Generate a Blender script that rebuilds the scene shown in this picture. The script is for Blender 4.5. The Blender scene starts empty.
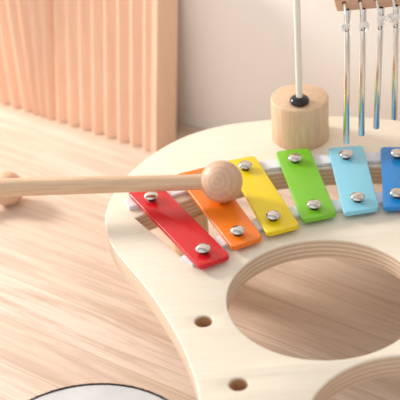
import bpy, bmesh, math, random
from mathutils import Vector, Matrix
C = bpy.context.scene.collection
random.seed(4)

# ------------------------------------------------------------ camera
H, PITCH, ROLL, FPX = .50, math.radians(33.5), math.radians(-4.4), 1330.0
R0 = Vector((1, 0, 0)); F0 = Vector((0, math.cos(PITCH), -math.sin(PITCH))); U0 = R0.cross(F0)
RX = R0*math.cos(ROLL) + U0*math.sin(ROLL)
UY = -R0*math.sin(ROLL) + U0*math.cos(ROLL)
EYE = Vector((0, 0, H))
cam = bpy.data.cameras.new('camera'); co = bpy.data.objects.new('camera', cam); C.objects.link(co)
m = Matrix((RX, UY, -F0)).transposed().to_4x4(); m.translation = EYE; co.matrix_world = m
cam.lens = FPX/400*36; cam.sensor_width = 36; cam.clip_start = .01
cam.dof.use_dof = True; cam.dof.focus_distance = .87; cam.dof.aperture_fstop = 10
bpy.context.scene.camera = co
FLOOR = -.078
T = .015            # board thickness

def P(x, y, z=0.0):                       # point of the plane at height z seen at x, y
    d = RX*((x-200)/FPX) + UY*((200-y)/FPX) + F0
    return EYE + d*((z-H)/d.z)
def PD(x, y, dist):                       # point at a depth along the view
    d = RX*((x-200)/FPX) + UY*((200-y)/FPX) + F0
    return EYE + d*dist

# ------------------------------------------------------------ materials
def mat(name, col, rough=.5, metal=0, spec=.5, coat=0):
    m = bpy.data.materials.new(name); m.use_nodes = True
    b = m.node_tree.nodes['Principled BSDF']
    b.inputs['Base Color'].default_value = (*col, 1); b.inputs['Roughness'].default_value = rough
    b.inputs['Metallic'].default_value = metal; b.inputs['Specular IOR Level'].default_value = spec
    b.inputs['Coat Weight'].default_value = coat
    return m, b, m.node_tree
def ramp(nt, fac, stops):
    r = nt.nodes.new('ShaderNodeValToRGB')
    e = r.color_ramp.elements
    while len(e) < len(stops): e.new(.5)
    for el, (p, c) in zip(e, stops): el.position = p; el.color = (*c, 1)
    nt.links.new(fac, r.inputs[0]); return r.outputs[0]
def mixc(nt, fac, a, b, mode='MIX'):
    n = nt.nodes.new('ShaderNodeMix'); n.data_type = 'RGBA'; n.blend_type = mode
    for s, v in ((n.inputs[0], fac), (n.inputs[6], a), (n.inputs[7], b)):
        if hasattr(v, 'links'): nt.links.new(v, s)
        elif isinstance(v, (int, float)): s.default_value = v
        else: s.default_value = (*v, 1)
    return n.outputs[2]
def coords(nt, scale, rotz=0, rot=None, gen='Object'):
    t = nt.nodes.new('ShaderNodeTexCoord'); mp = nt.nodes.new('ShaderNodeMapping'); mp.vector_type = 'POINT'
    mp.inputs['Rotation'].default_value = rot or (0, 0, rotz); mp.inputs['Scale'].default_value = scale
    nt.links.new(t.outputs[gen], mp.inputs[0]); return mp.outputs[0]
def noise(nt, vec, scale, detail=4, rough=.5, dist=0):
    n = nt.nodes.new('ShaderNodeTexNoise'); n.inputs['Scale'].default_value = scale; n.inputs['Detail'].default_value = detail
    n.inputs['Roughness'].default_value = rough; n.inputs['Distortion'].default_value = dist
    nt.links.new(vec, n.inputs['Vector']); return n.outputs['Fac']
def bump(nt, b, h, s, d=.001):
    n = nt.nodes.new('ShaderNodeBump'); n.inputs['Strength'].default_value = s; n.inputs['Distance'].default_value = d
    nt.links.new(h, n.inputs['Height']); nt.links.new(n.outputs[0], b.inputs['Normal'])
def s2l(*c): return tuple(((v/255)/12.92 if v/255 <= .04045 else ((v/255+.055)/1.055)**2.4) for v in c)

def wood(name, light, dark, scale=(6, 60, 60), rotz=0, k=6, rough=.5, lo=.35, hi=.7, spec=.4, rot=None, coat=0):
    m, b, nt = mat(name, light, rough, spec=spec, coat=coat)
    v = coords(nt, scale, rotz, rot)
    n = noise(nt, v, k, 6, .6, .4)
    nt.links.new(ramp(nt, n, [(lo, light), (hi, dark)]), b.inputs['Base Color'])
    bump(nt, b, n, .08, .0004)
    return m

# floor ---------------------------------------------------------
UDIR = math.radians(142.4)               # planks, wall and panels run this way
m_floor, b, nt = mat('pale_oak_floor', (.7, .5, .4), .42, spec=.45)
v = coords(nt, (1, 1, 1), -UDIR)
v2 = nt.nodes.new('ShaderNodeMapping'); v2.inputs['Scale'].default_value = (1, 1, 1)
br = nt.nodes.new('ShaderNodeTexBrick'); nt.links.new(v, v2.inputs[0]); nt.links.new(v2.outputs[0], br.inputs['Vector'])
br.inputs['Scale'].default_value = 1; br.inputs['Brick Width'].default_value = 1.1; br.inputs['Row Height'].default_value = .038; v2.inputs['Location'].default_value = (0, .0075, 0)
br.inputs['Mortar Size'].default_value = .0006; br.inputs['Mortar Smooth'].default_value = .5; br.offset = .37
br.inputs['Color1'].default_value = (*s2l(222, 200, 182), 1); br.inputs['Color2'].default_value = (*s2l(233, 216, 202), 1)
br.inputs['Mortar'].default_value = (*s2l(206, 176, 154), 1)
mg = nt.nodes.new('ShaderNodeMapping'); mg.inputs['Scale'].default_value = (2.2, 34, 1); nt.links.new(v, mg.inputs[0])
# each plank gets its own grain offset
g1 = noise(nt, mg.outputs[0], 3.2, 8, .68, .9)
c = mixc(nt, ramp(nt, g1, [(.44, (0, 0, 0)), (.66, (.85, .85, .85))]), br.outputs['Color'], s2l(196, 166, 145))
mg2 = nt.nodes.new('ShaderNodeMapping'); mg2.inputs['Scale'].default_value = (5, 150, 1); nt.links.new(v, mg2.inputs[0])
g2 = noise(nt, mg2.outputs[0], 4, 5, .6, .3)
c = mixc(nt, ramp(nt, g2, [(.5, (0, 0, 0)), (.75, (.5, .5, .5))]), c, s2l(190, 157, 136))
g3 = noise(nt, v, 3, 3, .5, 0)
c = mixc(nt, ramp(nt, g3, [(.4, (0, 0, 0)), (.65, (.35, .35, .35))]), c, s2l(240, 218, 198))
nt.links.new(c, b.inputs['Base Color']); bump(nt, b, g2, .05, .0005)

m_wall, b, nt = mat('warm_white_wall_paint', s2l(243, 238, 232), .85, spec=.2)
n = noise(nt, coords(nt, (1, 1, 1)), 300, 3); bump(nt, b, n, .08, .0006)

m_panel = wood('peach_fluted_wood', s2l(248, 213, 188), s2l(243, 204, 176), (60, 60, 4), 0, 3, .6)

# board: pale birch face, banded plywood edge
m_ply, b, nt = mat('birch_plywood', s2l(238, 226, 205), .42, spec=.4)
tc = nt.nodes.new('ShaderNodeTexCoord'); sx = nt.nodes.new('ShaderNodeSeparateXYZ'); nt.links.new(tc.outputs['Object'], sx.inputs[0])
ge = nt.nodes.new('ShaderNodeSeparateXYZ'); nt.links.new(tc.outputs['Normal'], ge.inputs[0])
gf = noise(nt, coords(nt, (9, 90, 1), math.radians(20)), 4, 6, .6, .5)
face = ramp(nt, gf, [(.3, s2l(240, 231, 215)), (.75, s2l(234, 222, 201))])
mm = nt.nodes.new('ShaderNodeMath'); mm.operation = 'MULTIPLY_ADD'; mm.inputs[1].default_value = 1/T; mm.inputs[2].default_value = 1
nt.links.new(sx.outputs[2], mm.inputs[0])
w1, w2 = s2l(234, 217, 196), s2l(214, 188, 162)
stops = [(0, w1)]
ly = 9
rp = nt.nodes.new('ShaderNodeValToRGB'); rp.color_ramp.interpolation = 'LINEAR'
el = rp.color_ramp.elements
pts = []
for i in range(ly):
    a = i/ly; cc = w1 if i % 2 == 0 else w2
    pts += [(a+.015, cc), (a+1/ly-.015, cc)]
while len(el) < len(pts): el.new(.5)
for e_, (p_, c_) in zip(el, pts): e_.position = p_; e_.color = (*c_, 1)
nt.links.new(mm.outputs[0], rp.inputs[0])
ge2 = noise(nt, coords(nt, (60, 60, 900)), 3, 4)
side = mixc(nt, ramp(nt, ge2, [(.4, (0, 0, 0)), (.7, (.5, .5, .5))]), rp.outputs[0], s2l(212, 178, 144))
ab = nt.nodes.new('ShaderNodeMath'); ab.operation = 'ABSOLUTE'; nt.links.new(ge.outputs[2], ab.inputs[0])
lt = nt.nodes.new('ShaderNodeMath'); lt.operation = 'GREATER_THAN'; lt.inputs[1].default_value = .35; nt.links.new(ab.outputs[0], lt.inputs[0])
nt.links.new(mixc(nt, lt.outputs[0], side, face), b.inputs['Base Color'])
bump(nt, b, gf, .04, .0003)

m_beech = wood('light_beech', s2l(228, 194, 163), s2l(206, 166, 132), (60, 60, 6), 0, 5, .5)
m_turned = wood('turned_beech_cylinder', s2l(228, 198, 168), s2l(212, 176, 144), (160, 160, 12), 0, 3, .5)
m_leg = wood('leg_beech', s2l(236, 204, 166), s2l(220, 184, 144), (120, 120, 10), 0, 3, .5)
m_peg = wood('peg_hole_wood', s2l(206, 166, 124), s2l(184, 140, 98), (60, 60, 200), 0, 4, .6)
m_handle = wood('mallet_handle_birch', s2l(226, 196, 164), s2l(208, 174, 140), (160, 160, 10), 0, 4, .45)
m_head, b, nt = mat('turned_mallet_head', s2l(205, 165, 135), .45, spec=.4)
v = coords(nt, (1, 1, 1), rot=(.12, .1, -.58))
wv = nt.nodes.new('ShaderNodeTexWave'); wv.wave_type = 'RINGS'; wv.rings_direction = 'Y'
wv.inputs['Scale'].default_value = 85; wv.inputs['Distortion'].default_value = 2.5; wv.inputs['Detail'].default_value = 3; wv.inputs['Detail Scale'].default_value = 1.2
nt.links.new(v, wv.inputs['Vector'])
h1 = ramp(nt, wv.outputs['Fac'], [(.1, s2l(220, 184, 157)), (.95, s2l(213, 175, 148))])
h2 = noise(nt, coords(nt, (200, 900, 900)), 2, 4)
nt.links.new(mixc(nt, ramp(nt, h2, [(.5, (0, 0, 0)), (.72, (.5, .5, .5))]), h1, s2l(188, 146, 116)), b.inputs['Base Color'])
m_chimewood = wood('chime_bar_beech', s2l(224, 184, 154), s2l(208, 164, 134), (10, 90, 90), 0, 6, .55)

m_steel, b, nt = mat('polished_nickel', (.66, .63, .60), .1, 1)
m_tube, b, nt = mat('polished_aluminium_tube', (.82, .80, .775), .2, 1)
m_dark, b, nt = mat('black_rubber_and_hole_shade', (.012, .012, .013), .28, spec=.5)  # rubber of the grommet; also paints the shade in the tubes' string holes
m_sleeve, b, nt = mat('dark_screw_sleeve', (.05, .04, .035), .3, spec=.5)
m_rod, b, nt = mat('cream_plastic_rod', s2l(232, 230, 220), .35)
m_string, b, nt = mat('white_cotton_string', s2l(245, 243, 240), .9, spec=.1)
m_void, b, nt = mat('drilled_hole_shade', s2l(120, 80, 52), .9, spec=.1)  # dark brown standing in for shade inside the crossbar's holes
m_felt, b, nt = mat('pale_grey_felt', s2l(222, 220, 226), 1, spec=.05)
n = noise(nt, coords(nt, (1, 1, 1)), 1800, 4, .7)
nt.links.new(ramp(nt, n, [(.35, s2l(222, 221, 228)), (.65, s2l(250, 249, 252))]), b.inputs['Base Color']); bump(nt, b, n, .6, .0008)
m_skin, b, nt = mat('white_drum_skin', s2l(214, 214, 216), .5, spec=.3)
n = noise(nt, coords(nt, (1, 1, 1)), 60, 4)
nt.links.new(ramp(nt, n, [(.3, s2l(206, 206, 210)), (.7, s2l(220, 220, 222))]), b.inputs['Base Color'])
m_edge, b, nt = mat('dark_brown_trimmed_edge', s2l(52, 38, 30), .8, spec=.2)
m_shell = wood('drum_shell_beech', s2l(226, 194, 160), s2l(206, 168, 132), (20, 20, 120), 0, 5, .5)

def paint(name, rgb):
    m, b, nt = mat(name, s2l(*rgb), .25, spec=.5)
    n = noise(nt, coords(nt, (1, 1, 1)), 60, 2); bump(nt, b, n, .03, .0008)
    return m
m_red = paint('red_bar_enamel', (212, 22, 34)); m_orange = paint('orange_bar_enamel', (245, 126, 30)); m_yellow = paint('yellow_bar_enamel', (238, 210, 24))
m_green = paint('green_bar_enamel', (122, 194, 46)); m_lblue = paint('light_blue_bar_enamel', (136, 206, 230)); m_blue = paint('blue_bar_enamel', (28, 130, 204))

# ------------------------------------------------------------ mesh helpers
def link(name, me, mats, parent=None, loc=None):
    for p in me.polygons: pass
    o = bpy.data.objects.new(name, me); C.objects.link(o)
    for mt in (mats if isinstance(mats, (list, tuple)) else [mats]): me.materials.append(mt)
    if parent:
        o.parent = parent
        o.location = -parent.location if loc is None else loc
        if loc is None: pass
    elif loc is not None: o.location = loc
    return o
def smooth(me, ang=40):
    for p in me.polygons: p.use_smooth = True
    try: me.set_sharp_from_angle(angle=math.radians(ang))
    except Exception: pass
def bm2me(bm, name, sm=40):
    bmesh.ops.recalc_face_normals(bm, faces=bm.faces[:])
    me = bpy.data.meshes.new(name); bm.to_mesh(me); bm.free(); smooth(me, sm); return me
def plate(name, loops, z0, z1, bev=.0008):
    """flat plate with rounded rims from an outer loop and hole loops (lists of xy)"""
    cu = bpy.data.curves.new(name, 'CURVE'); cu.dimensions = '2D'; cu.fill_mode = 'BOTH'
    for lp in loops:
        sp = cu.splines.new('POLY'); sp.points.add(len(lp)-1); sp.use_cyclic_u = True
        for p, q in zip(sp.points, lp): p.co = (q[0], q[1], 0, 1)
    cu.bevel_depth = bev; cu.bevel_resolution = 2; cu.offset = -bev; cu.extrude = (z1-z0)/2-bev
    o = bpy.data.objects.new(name, cu); C.objects.link(o)
    bpy.context.view_layer.update()
    me = bpy.data.meshes.new_from_object(o.evaluated_get(bpy.context.evaluated_depsgraph_get()))
    bpy.data.objects.remove(o); bpy.data.curves.remove(cu)
    me.name = name
    bm = bmesh.new(); bm.from_mesh(me)
    bmesh.ops.remove_doubles(bm, verts=bm.verts[:], dist=1e-6)
    for v in bm.verts: v.co.z += (z0+z1)/2
    bmesh.ops.recalc_face_normals(bm, faces=bm.faces[:])
    me.materials.clear(); bm.to_mesh(me); bm.free(); smooth(me, 50)
    return me
def catmull(pts, n=8, closed=True):
    out = []; N = len(pts)
    rng = range(N) if closed else range(N-1)
    g = (lambda i: pts[i % N]) if closed else (lambda i: pts[max(0, min(N-1, i))])
    for i in rng:
        p0, p1, p2, p3 = (Vector(g(i+k)[:2]) for k in (-1, 0, 1, 2))
        for k in range(n):
            t = k/n
            out.append(.5*((2*p1)+(p2-p0)*t+(2*p0-5*p1+4*p2-p3)*t*t+(3*p1-p0-3*p2+p3)*t**3))
    if not closed: out.append(Vector(pts[-1][:2]))
    return out
def circle(c, r, n=96): return [Vector((c[0]+r*math.cos(2*math.pi*i/n), c[1]+r*math.sin(2*math.pi*i/n))) for i in range(n)]
def roundpoly(q, r, n=6):
    q = [Vector(p[:2]) for p in q]; out = []; N = len(q)
    rs = r if isinstance(r, (list, tuple)) else [r]*N
    for i in range(N):
        a, b_, c_ = q[i-1], q[i], q[(i+1) % N]; rr = rs[i]
        u, w = (a-b_).normalized(), (c_-b_).normalized(); s, e = b_+u*rr, b_+w*rr
        for k in range(n+1):
            t = k/n; out.append((1-t)**2*s + 2*t*(1-t)*b_ + t*t*e)
    return out
def lathe(bm, prof, seg=48, M=None, mi=0):
    M = M or Matrix(); rings = []
    for r, z in prof:
        if r < 1e-7: rings.append([bm.verts.new(M @ Vector((0, 0, z)))])
        else: rings.append([bm.verts.new(M @ Vector((r*math.cos(2*math.pi*i/seg), r*math.sin(2*math.pi*i/seg), z))) for i in range(seg)])
    for a, b_ in zip(rings, rings[1:]):
        for i in range(seg):
            j = (i+1) % seg
            vs = [a[i], a[j], b_[j], b_[i]] if len(a) > 1 and len(b_) > 1 else ([a[0], b_[j], b_[i]] if len(a) == 1 else [a[i], a[j], b_[0]])
            f = bm.faces.new(vs); f.material_index = mi
def tube(bm, pts, r, seg=10, mi=0, caps=True):
    pts = [Vector(p) for p in pts]; rs = r if isinstance(r, (list, tuple)) else [r]*len(pts); rings = []
    nrm = None
    for i, p in enumerate(pts):
        t = (pts[min(i+1, len(pts)-1)]-pts[max(i-1, 0)]).normalized()
        if nrm is None: nrm = t.orthogonal().normalized()
        nrm = (nrm - t*nrm.dot(t)).normalized(); bn = t.cross(nrm)
        rings.append([bm.verts.new(p + rs[i]*(nrm*math.cos(2*math.pi*k/seg)+bn*math.sin(2*math.pi*k/seg))) for k in range(seg)])
    for a, b_ in zip(rings, rings[1:]):
        for i in range(seg):
            f = bm.faces.new([a[i], a[(i+1) % seg], b_[(i+1) % seg], b_[i]]); f.material_index = mi
    if caps:
        bm.faces.new(rings[0]).material_index = mi; bm.faces.new(rings[-1]).material_index = mi
def frame(p, zdir, xhint=(1, 0, 0)):
    z = Vector(zdir).normalized(); x = Vector(xhint); x = (x-z*x.dot(z)).normalized(); y = z.cross(x)
    M = Matrix((x, y, z)).transposed().to_4x4(); M.translation = p; return M
def thing(name, loc, label, cat, group=None):
    o = bpy.data.objects.new(name, None); C.objects.link(o); o.location = loc; o.empty_display_size = .02
    o['label'] = label; o['category'] = cat
    if group: o['group'] = group
    return o
bpy.context.view_layer.update()

# ------------------------------------------------------------ room
u = Vector((math.cos(UDIR), math.sin(UDIR), 0)); nv = Vector((-u.y, u.x, 0))
if nv.y > 0: nv = -nv                      # nv points from the wall to the viewer's side
def boxm(corners_lo, x, y, z, a, b_, c_):
    bm = bmesh.new(); vs = []
    for k in (0, 1):
        for j in (0, 1):
            for i in (0, 1): vs.append(bm.verts.new(corners_lo + x*a*i + y*b_*j + z*c_*k))
    for f in ((0, 1, 3, 2), (4, 5, 7, 6), (0, 1, 5, 4), (2, 3, 7, 6), (0, 2, 6, 4), (1, 3, 7, 5)): bm.faces.new([vs[i] for i in f])
    return bm
ZV = Vector((0, 0, 1))
wb = P(184, 122.5, FLOOR)                    # a point of the line where wall meets floor
bm = boxm(wb - u*1.6, u, -nv, ZV, 3.6, .10, 1.3)
o = link('wall_back', bm2me(bm, 'wall_back'), m_wall); o['kind'] = 'structure'
bm = boxm(wb - u*1.6 - ZV*.02, u, nv, ZV, 3.6, 2.4, .02)
o = link('floor', bm2me(bm, 'floor'), m_floor); o['kind'] = 'structure'

# ------------------------------------------------------------ fluted panels
def fluted(name, foot, height, thick, segs, label):
    """foot: right front bottom corner; the board runs along u and is twisted: each flute has its own backward lean"""
    t = thing(name, foot, label, 'panel')
    prof = []; s = 0                       # (distance, depth, lean)
    prof += [(0, 0, segs[0][2]), (.0055, 0, segs[0][2])]; s = .0055
    for cnt, pitch, l0, l1 in segs:
        dep = pitch*.46
        for c_ in range(cnt):
            for k in range(1, 11):
                q = k/10; a = math.pi*q; ln = l0+(l1-l0)*(c_+q)/cnt
                prof.append((s+pitch*q, dep*(.5+.5*math.cos(2*a)), ln))
            s += pitch
    prof += [(s+.002, 0, segs[-1][3])]
    back_s = [(s+.002)*(1-k/40) for k in range(41)]
    def lean_at(x):
        for (a, _, la), (b_, _, lb) in zip(prof, prof[1:]):
            if a <= x <= b_: return la+(lb-la)*((x-a)/(b_-a) if b_ > a else 0)
        return prof[-1][2]
    prof += [(x, thick, lean_at(x)) for x in back_s]
    bm = bmesh.new(); lo = []; hi = []
    for a, d, ln in prof:
        up = (ZV*math.cos(ln) - nv*math.sin(ln)); back = (-nv*math.cos(ln) - ZV*math.sin(ln))
        p = u*a + back*d; p = p - up*(p.z/up.z)       # foot cut level so that it stands flat on the floor
        lo.append(bm.verts.new(p)); hi.append(bm.verts.new(u*a + back*d + up*height))
    N = len(prof)
    for i in range(N):
        j = (i+1) % N; bm.faces.new([lo[i], lo[j], hi[j], hi[i]])
    bm.faces.new(lo); bm.faces.new(hi)
    link('fluted_board', bm2me(bm, 'fluted_board', 35), m_panel, t, loc=(0, 0, 0))
    return t
foot = P(156, 154.8, FLOOR); LR = math.radians(8.5)
fluted('fluted_panel', foot, .172, .028, [(8, .0136, LR, LR), (3, .0085, LR, 0), (22, .0136, 0, 0)],
       'tall peach wooden panel with vertical fluting standing on the floor at the back left')

# ------------------------------------------------------------ music table
A = thing('music_table', P(300, 300, FLOOR), 'pale birch plywood music table with round cutouts and a row of coloured metal bars', 'toy')
outl = [(400,121),(361,117),(332,116),(303,117),(275,119),(230,124),(200,131),(180,138.5),(160,149),(140,163),(124,178.5),(113,194),(106.5,209),(105,222),(108,237),(116,251),(127,265),(140,280),(153,297),(165,315),(176,334),(185,352),(192,370),(198,392),(203,425),(212,470),(240,530),(300,580),(400,610),(520,590),(610,520),(650,420),(640,310),(590,220),(520,165),(455,135)]
L = [catmull([P(*p) for p in outl], 6)]
def fitcircle(px, z=0):
    q = [P(x, y, z) for x, y in px]
    # least squares for centre and radius
    import numpy as np
    a = np.array([[2*p.x, 2*p.y, 1] for p in q]); r = np.array([p.x**2+p.y**2 for p in q])
    s = np.linalg.lstsq(a, r, rcond=None)[0]
    return (s[0], s[1]), math.sqrt(s[2]+s[0]**2+s[1]**2)
c1, r1 = fitcircle([(227,297),(231,279),(250,260),(280,246),(325,240),(365,245),(395,258),(228,310),(240,331),(262,346),(290,355),(325,358.5),(360,355),(400,343)])
L.append(circle(c1, r1))
c2, r2 = fitcircle([(312,400),(331,381),(350,368),(372,360),(400,355.5)])
print('holes', c1, r1, c2, r2)
r2 = r1; d = (P(331, 381)-P(470, 500)).normalized()
q = [P(312, 400), P(350, 368), P(400, 355.5)]
ax, ay = q[0].x, q[0].y; bx, by = q[2].x, q[2].y
mid = Vector(((ax+bx)/2, (ay+by)/2)); hd = math.hypot(bx-ax, by-ay)/2; pn = Vector((by-ay, ax-bx)).normalized()
if pn.y > 0: pn = -pn
c2 = mid + pn*math.sqrt(r2*r2-hd*hd)
L.append(circle(c2, r2))
for px, w in (((203.5, 321), 9.0), ((238.5, 384), 9.6)):
    p = P(*px); L.append(circle(p, w/FPX*(p-EYE).length, 40))
slot_b = [(135,218),(160,208.5),(190,199),(228,184.5),(267,174),(320,168.5),(368,166.5),(420,168),(455,172)]
slot_f = [(470,192),(440,191),(400,190),(380,192),(338,201.5),(290,207),(252,219.5),(218,236),(200,245),(181,256.5)]
sb = catmull([P(*p) for p in slot_b], 6, False); sf = catmull([P(*p) for p in slot_f], 6, False)
L.append(sb+sf)
link('tabletop', plate('tabletop', L, -T, 0, .0009), m_ply, A)

for px, w in (((203.5, 321), 9.0), ((238.5, 384), 9.6)):
    p = P(*px); r_ = w/FPX*(p-EYE).length-.0002
    bm = bmesh.new(); lathe(bm, [(0, -.0090), (r_, -.0090), (r_, -.0012), (r_-.0003, -.0012), (r_-.0003, -.0086), (0, -.0086)], 40, Matrix.Translation((p.x, p.y, 0)))
    link('peg_hole', bm2me(bm, 'peg_hole', 40), m_peg, A)['label'] = 'small round brown peg hole'

def leg(p, r=.0135):
    bm = bmesh.new(); z0 = FLOOR; z1 = -T
    lathe(bm, [(0, z0), (r-.001, z0), (r, z0+.001), (r, z1), (0, z1)], 40, Matrix.Translation((p[0], p[1], 0)))
    link('leg', bm2me(bm, 'leg'), m_leg, A)
leg(P(186, 190, 0)); leg(P(545, 215, 0)); leg(P(290, 500, 0)); leg(P(560, 500, 0))

def strip(pts, w, z0, z1):
    c = catmull([P(*p) for p in pts], 6, False); n = len(c); l, r = [], []
    for i, p in enumerate(c):
        t = (c[min(i+1, n-1)]-c[max(i-1, 0)]).normalized(); s = Vector((-t.y, t.x))
        l.append(p+s*w/2); r.append(p-s*w/2)
    return plate('felt_strip', [l+r[::-1]], z0, z1, .0006)
link('felt_strip', strip([(127,206.5),(150,200.5),(180,191.5),(221,178),(262,168.5),(320,162.5),(372,159.5),(425,160)], .0115, 0, .0028), m_felt, A)['label'] = 'long pale grey felt strip behind the slot'
link('felt_strip', strip([(187,263.5),(203,254),(221,244),(257,228),(294,214.5),(339,207.5),(385,199.5),(430,198)], .0115, 0, .0028), m_felt, A)['label'] = 'pale grey felt strip in front of the slot'

ZB0, ZB1 = .0028, .0062
def bar(quad, mt, screws, lab):
    q = [P(x, y, ZB1) for x, y in quad]
    b = link('tone_bar', plate('tone_bar', [roundpoly(q, .0038)], ZB0, ZB1, .0007), mt, A)
    b['label'] = lab
    for (x, y) in screws:
        p = P(x, y, .0102)
        bm = bmesh.new(); M = Matrix.Translation((p.x, p.y, 0))
        lathe(bm, [(0, ZB1-.0005), (.0029, ZB1-.0005), (.0029, .0092)], 24, M, 1)
        lathe(bm, [(0, .0087), (.0040, .0087), (.0049, .0091), (.0049, .0096), (.0043, .0104), (.0030, .0112), (.0015, .0115), (0, .0116)], 32, M, 0)
        s = link('screw', bm2me(bm, 'screw', 60), [m_steel, m_sleeve], b, loc=(0, 0, 0))
bar([(127,191.5),(158.5,183),(231,255.5),(199.5,266.5)], m_red, [(151,194.5),(203,247)], 'red metal bar')
bar([(175.5,174),(211,165.5),(263,237),(232.5,247.5)], m_orange, [(197,176.5),(237.5,229)], 'orange metal bar')
bar([(226,160.5),(254.5,155),(300,225),(267,233.5)], m_yellow, [(245,164),(273,214)], 'yellow metal bar')
bar([(275.5,151),(309,147.5),(337,213),(302.5,220)], m_green, [(295,156.5),(314,203)], 'green metal bar')
bar([(328,147.5),(363,145),(379.5,207.5),(344,213)], m_lblue, [(346,153),(357.5,195.5)], 'light blue metal bar')
bar([(380.5,146.5),(414,147),(424,205),(383.5,208)], m_blue, [(397.5,152),(397,191.5)], 'blue metal bar')

# ------------------------------------------------------------ rod stand on its wooden cylinder
cb = P(300.5, 136.5, 0); r_c = 28.4/FPX*(cb-EYE).dot(F0)
HC = .033
S = thing('rod_stand', (cb.x, cb.y, 0), 'round beech block on the back rim of the plywood table holding a thin white rod', 'stand')
bm = bmesh.new(); lathe(bm, [(0, 0), (r_c-.0006, 0), (r_c, .0006), (r_c, HC-.0012), (r_c-.0004, HC-.0004), (r_c-.0012, HC), (0, HC)], 72)
link('base_block', bm2me(bm, 'base_block', 50), m_turned, S, loc=(0, 0, 0))
gp = P(299.5, 101, HC+.002); gl = Vector((gp.x-cb.x, gp.y-cb.y, 0))
bm = bmesh.new(); g = 10.0/FPX*(gp-EYE).dot(F0)
lathe(bm, [(0, HC), (g*.75, HC), (g*.96, HC+.0012), (g, HC+.0024), (g*.93, HC+.0040), (g*.7, HC+.0052), (g*.45, HC+.0057), (0, HC+.0057)], 40, Matrix.Translation(gl))
link('rubber_grommet', bm2me(bm, 'rubber_grommet', 60), m_dark, S, loc=(0, 0, 0))
bm = bmesh.new(); rr = .00235
lathe(bm, [(0, HC+.004), (rr, HC+.004), (rr, HC+.219), (rr*.5, HC+.2205), (0, HC+.2205)], 24, Matrix.Translation(gl))
link('rod', bm2me(bm, 'rod', 50), m_rod, S, loc=(0, 0, 0))

# ------------------------------------------------------------ chimes
b0 = P(346.5, 143, .022)                     # lower end of the longest tube
YD = b0.y
def on_plane(x, y, yy=YD):                   # point of the upright plane through the tubes
    d = RX*((x-200)/FPX) + UY*((200-y)/FPX) + F0
    return EYE + d*(yy/d.y)
spec = [((347.3, 9.5), (346.4, 143)), ((363.2, 8.5), (361.5, 135)), ((381.2, 7.5), (376.3, 128)), ((396.3, 5.5), (394.3, 119))]
holes = [(344.2, 4.2), (360.2, 2.5), (376.4, .8), (392.8, -.8)]
W = thing('chime', (P(450, 125, 0).x, YD+.006, 0), 'row of shiny hanging metal chime tubes tied to a small wooden bar', 'chimes')
W['label'] = 'row of hanging silver metal chime tubes tied with white string to a small wooden bar'
def w_link(name, me, mats, par=W): 
    o = bpy.data.objects.new(name, me); C.objects.link(o)
    for q_ in (mats if isinstance(mats, (list, tuple)) else [mats]): me.materials.append(q_)
    o.parent = par
    if par is W: o.location = -W.location
    return o
BY = YD + .004                                # front face of the bar lies just behind the tubes' axis
# wooden bar: its lower edge runs level, upper edge out of the photo
e0 = on_plane(337.2, 11.5, BY); e1 = on_plane(470, 0, BY); et = on_plane(333.6, 0, BY)
ztop = e0.z + .024
f0 = [Vector((e0.x, BY, e0.z)), Vector((e1.x, BY, e1.z)), Vector((e1.x, BY, ztop+.002)), Vector((e0.x-.0052, BY, ztop))]
bm = bmesh.new(); ra = roundpoly([(p.x, p.z) for p in f0], .0008, 3)
va = [bm.verts.new((p.x, BY, p.y)) for p in ra]; vb = [bm.verts.new((p.x, BY+.012, p.y)) for p in ra]
bm.faces.new(va); bm.faces.new(vb)
for i in range(len(ra)): bm.faces.new([va[i], va[(i+1) % len(ra)], vb[(i+1) % len(ra)], vb[i]])
w_link('crossbar', bm2me(bm, 'crossbar', 30), m_chimewood)
pp = Vector((e1.x-.006, BY+.006, 0))
bm = bmesh.new(); lathe(bm, [(0, 0), (.02, 0), (.02, .012), (.005, .0125), (.005, e1.z+.001), (0, e1.z+.001)], 32, Matrix.Translation(pp))
w_link('post', bm2me(bm, 'post', 40), m_beech)
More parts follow.
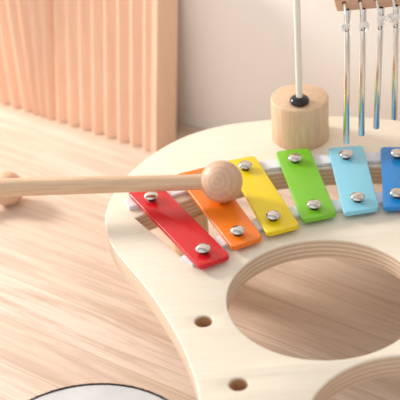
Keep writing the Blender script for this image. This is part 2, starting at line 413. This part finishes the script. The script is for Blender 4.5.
for i, ((tp, bt), hp) in enumerate(zip(spec, holes)):
    a = on_plane(*tp); b_ = on_plane(*bt); r = 3.15/FPX*(b_-EYE).dot(F0)
    ax = (a-b_); Ln = ax.length; M = frame(b_, ax)
    bm = bmesh.new()
    lathe(bm, [(r*.6, .0008), (r*.62, 0), (r*.85, 0), (r, .0004), (r, Ln-.0004), (r*.85, Ln), (r*.62, Ln), (r*.6, Ln-.004), (0, Ln-.004)], 32, M)
    lathe(bm, [(0, .0030), (r*.6, .0030), (r*.6, .0008)], 32, M)
    # dark plug on the tube, painted as the shade inside the string hole
    hz = b_ + ax*(1-.0135/Ln)
    t_ = w_link('tube', bm2me(bm, 'tube', 50), [m_tube])
    bm = bmesh.new()
    hf = hz + Vector((-.0006, -r*.9, 0))
    lathe(bm, [(0, 0), (.0014, 0), (.0014, r*.35), (0, r*.35)], 16, frame(hf + Vector((0, r*.15, 0)), (0, -1, .0)))
    hh = w_link('string_hole_shade', bm2me(bm, 'string_hole_shade', 40), m_dark, t_); hh['label'] = 'dark plug as painted shade of a string hole'
    h = on_plane(hp[0], hp[1], BY)
    fr = Vector((h.x, BY-.0002, h.z))
    bm = bmesh.new()
    mid = Vector(((h.x+hz.x)/2-.0003, YD-r-.0012, (h.z+hz.z)/2))
    pts = [fr+Vector((0, .001, .0002)), fr+Vector((0, -.0016, -.0002)), fr+Vector((-.0001, -r-.0022-.004, -.003)), mid, hf+Vector((-.0006, -.0009, .002)), hf+Vector((.0002, -.0006, -.0002)), hf+Vector((0, .0006, 0))]
    cp = []
    for k in range(len(pts)-1):
        p0, p1, p2, p3 = pts[max(k-1, 0)], pts[k], pts[k+1], pts[min(k+2, len(pts)-1)]
        for s in range(5):
            t = s/5; cp.append(.5*((2*p1)+(p2-p0)*t+(2*p0-5*p1+4*p2-p3)*t*t+(3*p1-p0-3*p2+p3)*t**3))
    cp.append(pts[-1]); tube(bm, cp, .00075, 8)
    #pts2 = [p+Vector((.0011, .0002, 0)) for p in cp[4:-4]]; tube(bm, pts2, .00055, 8)
    # knot and its frayed ends
    side = -1 if i in (0, 3) else 1
    kz = [.0035, .0035, .0075, .0075][i]
    if i == 2: side = .6
    kc = hf + Vector((-.0003, -.0014, kz))
    kn = bmesh.ops.create_uvsphere(bm, u_segments=12, v_segments=8, radius=.0019)
    for v_ in kn['verts']: v_.co = Vector((v_.co.x*1.1, v_.co.y, v_.co.z*1.2)) + kc
    rnd = random.Random(i*7+3)
    for k in range([24, 18, 8, 34][i]):
        d_ = Vector((side*rnd.uniform(.5, 1.5), rnd.uniform(-.6, .3), rnd.uniform(-1.1, .5))).normalized()*rnd.uniform(.003, .0055)
        if k % 5 == 0: d_.x *= -.5
        e_ = kc + d_; md = kc + d_*.5 + Vector((0, 0, .0006))
        tube(bm, [kc, md, e_], [.0009, .0007, .0004], 6)
    s_ = w_link('string', bm2me(bm, 'string', 60), m_string, t_)
    # dark disc on the bar, coloured as the shade inside a drilled hole
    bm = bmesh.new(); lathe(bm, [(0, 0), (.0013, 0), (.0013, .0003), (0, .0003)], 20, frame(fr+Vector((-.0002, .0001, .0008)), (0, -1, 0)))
    q_ = w_link('hole_shade_disc', bm2me(bm, 'hole_shade_disc', 40), m_void); q_['label'] = 'dark disc as painted shade of a drilled hole'

# ------------------------------------------------------------ mallets
def mallet(head, end, rh, r0, r1, label):
    d = (end-head); M = frame(head, d, (0, 0, 1))
    t = thing('mallet', (head.x, head.y, head.z-rh), label, 'mallet', 'wooden ball mallets')
    inv = -Vector(t.location)
    bm = bmesh.new(); prof = []
    n = 28
    for k in range(n+1):
        a = math.pi*k/n; z = -rh*math.cos(a); r = rh*math.sin(a)
        if z > 0 and r < r0*1.03: break
        prof.append((max(r, 0), z))
    prof[0] = (0, -rh); zc = math.sqrt(rh*rh-(r0*1.05)**2); prof += [(r0*1.05, zc), (0, zc-.0004)]
    lathe(bm, [(r, z) for r, z in prof], 56)
    hd = link('head', bm2me(bm, 'head', 60), m_head, t); hd.parent = None; hd.parent = t; hd.matrix_local = Matrix.Translation(inv) @ M
    Ln = d.length; bm = bmesh.new()
    lathe(bm, [(0, zc-.0003), (r0, zc-.0003), (r0+(r1-r0)*.5, Ln*.5), (r1, Ln-.004), (r1*.96, Ln-.002), (r1*.8, Ln-.0006), (0, Ln)], 36)
    me = bm2me(bm, 'handle', 50)
    hn = link('handle', me, m_handle, t); hn.matrix_local = Matrix.Translation(inv) @ M
    me.transform(Matrix()); return t
rh = .0142
hc = P(221.5, 181.5, ZB1+rh+.0002)
# the handle passes just over the red bar's rear screw
ep = P(-30, 188.5, .0125+.009)
mallet(hc, ep, rh, .0052, .0064, 'wooden mallet lying across the red and orange bars, ball head on the orange one')
h2 = P(7, 188.5, FLOOR+.0137)
mallet(h2, h2+Vector((-.19, -.06, -.0085)), .0137, .0052, .0062, 'blurred wooden mallet lying on the floor, only its ball head in view at left')

# ------------------------------------------------------------ drum
DH = .048; zt = FLOOR+DH
cd, rd = fitcircle([(30,400.5),(50,391.5),(72,385.8),(97,383.8),(125,386),(148,391.5),(168,400)], zt)
print('drum', cd, rd)
DR = thing('hand_drum', (cd[0], cd[1], FLOOR), 'round drum on the floor with a white skin and dark ragged edge', 'drum')
bm = bmesh.new(); lathe(bm, [(rd-.006, 0), (rd-.0012, 0), (rd-.001, .001), (rd-.001, DH-.0015), (rd-.006, DH-.0015), (rd-.006, 0)], 120)
link('shell', bm2me(bm, 'shell', 40), m_shell, DR, loc=(0, 0, 0))
bm = bmesh.new(); lathe(bm, [(0, DH), (rd-.003, DH), (rd-.0006, DH-.0004), (rd-.0004, DH-.004), (rd-.0009, DH-.004), (rd-.0010, DH-.0012), (0, DH-.0012)], 120)
link('drum_skin', bm2me(bm, 'drum_skin', 40), m_skin, DR, loc=(0, 0, 0))
bm = bmesh.new(); pts = []; rs = []
N = 720
for k in range(N+1):
    a = 2*math.pi*k/N; j = random.uniform(-.00022, .00022) if k < N else 0
    pts.append((( rd+j)*math.cos(a), (rd+j)*math.sin(a), DH-.0004+random.uniform(-.0001, .0002))); rs.append(random.uniform(.0006, .00085))
tube(bm, pts, rs, 6, caps=False)
link('trimmed_edge', bm2me(bm, 'trimmed_edge', 40), m_edge, DR, loc=(0, 0, 0))['label'] = 'dark ragged edge'

# ------------------------------------------------------------ light
w = bpy.data.worlds.new('daylight'); bpy.context.scene.world = w; w.use_nodes = True; nt = w.node_tree
bg = nt.nodes['Background']
tc = nt.nodes.new('ShaderNodeTexCoord')
dp = nt.nodes.new('ShaderNodeVectorMath'); dp.operation = 'DOT_PRODUCT'; dp.inputs[1].default_value = Vector((-.8, .3, .5)).normalized()
nt.links.new(tc.outputs['Generated'], dp.inputs[0])
mr = nt.nodes.new('ShaderNodeMapRange'); mr.inputs[1].default_value = -1; mr.inputs[2].default_value = 1; nt.links.new(dp.outputs['Value'], mr.inputs[0])
c1_ = ramp(nt, mr.outputs[0], [(.0, (.36, .355, .35)), (.55, (.38, .375, .37)), (.85, (.62, .61, .60))])
dq = nt.nodes.new('ShaderNodeVectorMath'); dq.operation = 'DOT_PRODUCT'; dq.inputs[1].default_value = Vector((-.6, -.8, .22)).normalized()
nt.links.new(tc.outputs['Generated'], dq.inputs[0])
c2_ = ramp(nt, dq.outputs['Value'], [(.0, (0, 0, 0)), (.45, (.28, .28, .28)), (1, (.95, .95, .95))])
nt.links.new(mixc(nt, 1.0, c1_, c2_, 'ADD'), bg.inputs[0])
bg.inputs[1].default_value = .85
def area(name, loc, target, size, power, col):
    l = bpy.data.lights.new(name, 'AREA'); l.shape = 'RECTANGLE'; l.size, l.size_y = size; l.energy = power; l.color = col
    o = bpy.data.objects.new(name, l); C.objects.link(o); o.location = loc
    o.rotation_euler = (Vector(target)-Vector(loc)).to_track_quat('-Z', 'Y').to_euler(); return o
AZ, EL, DL = math.radians(148.5), math.radians(22.5), 1.2
tg = Vector((.05, .80, 0))
area('window_light', tg + DL*Vector((math.cos(AZ)*math.cos(EL), math.sin(AZ)*math.cos(EL), math.sin(EL))), tg, (.22, .22), 16, (1, .95, .885))

vs = bpy.context.scene.view_settings
vs.view_transform = 'Standard'; vs.look = 'None'; vs.gamma = 1; vs.exposure = -0.1; vs.use_curve_mapping = False
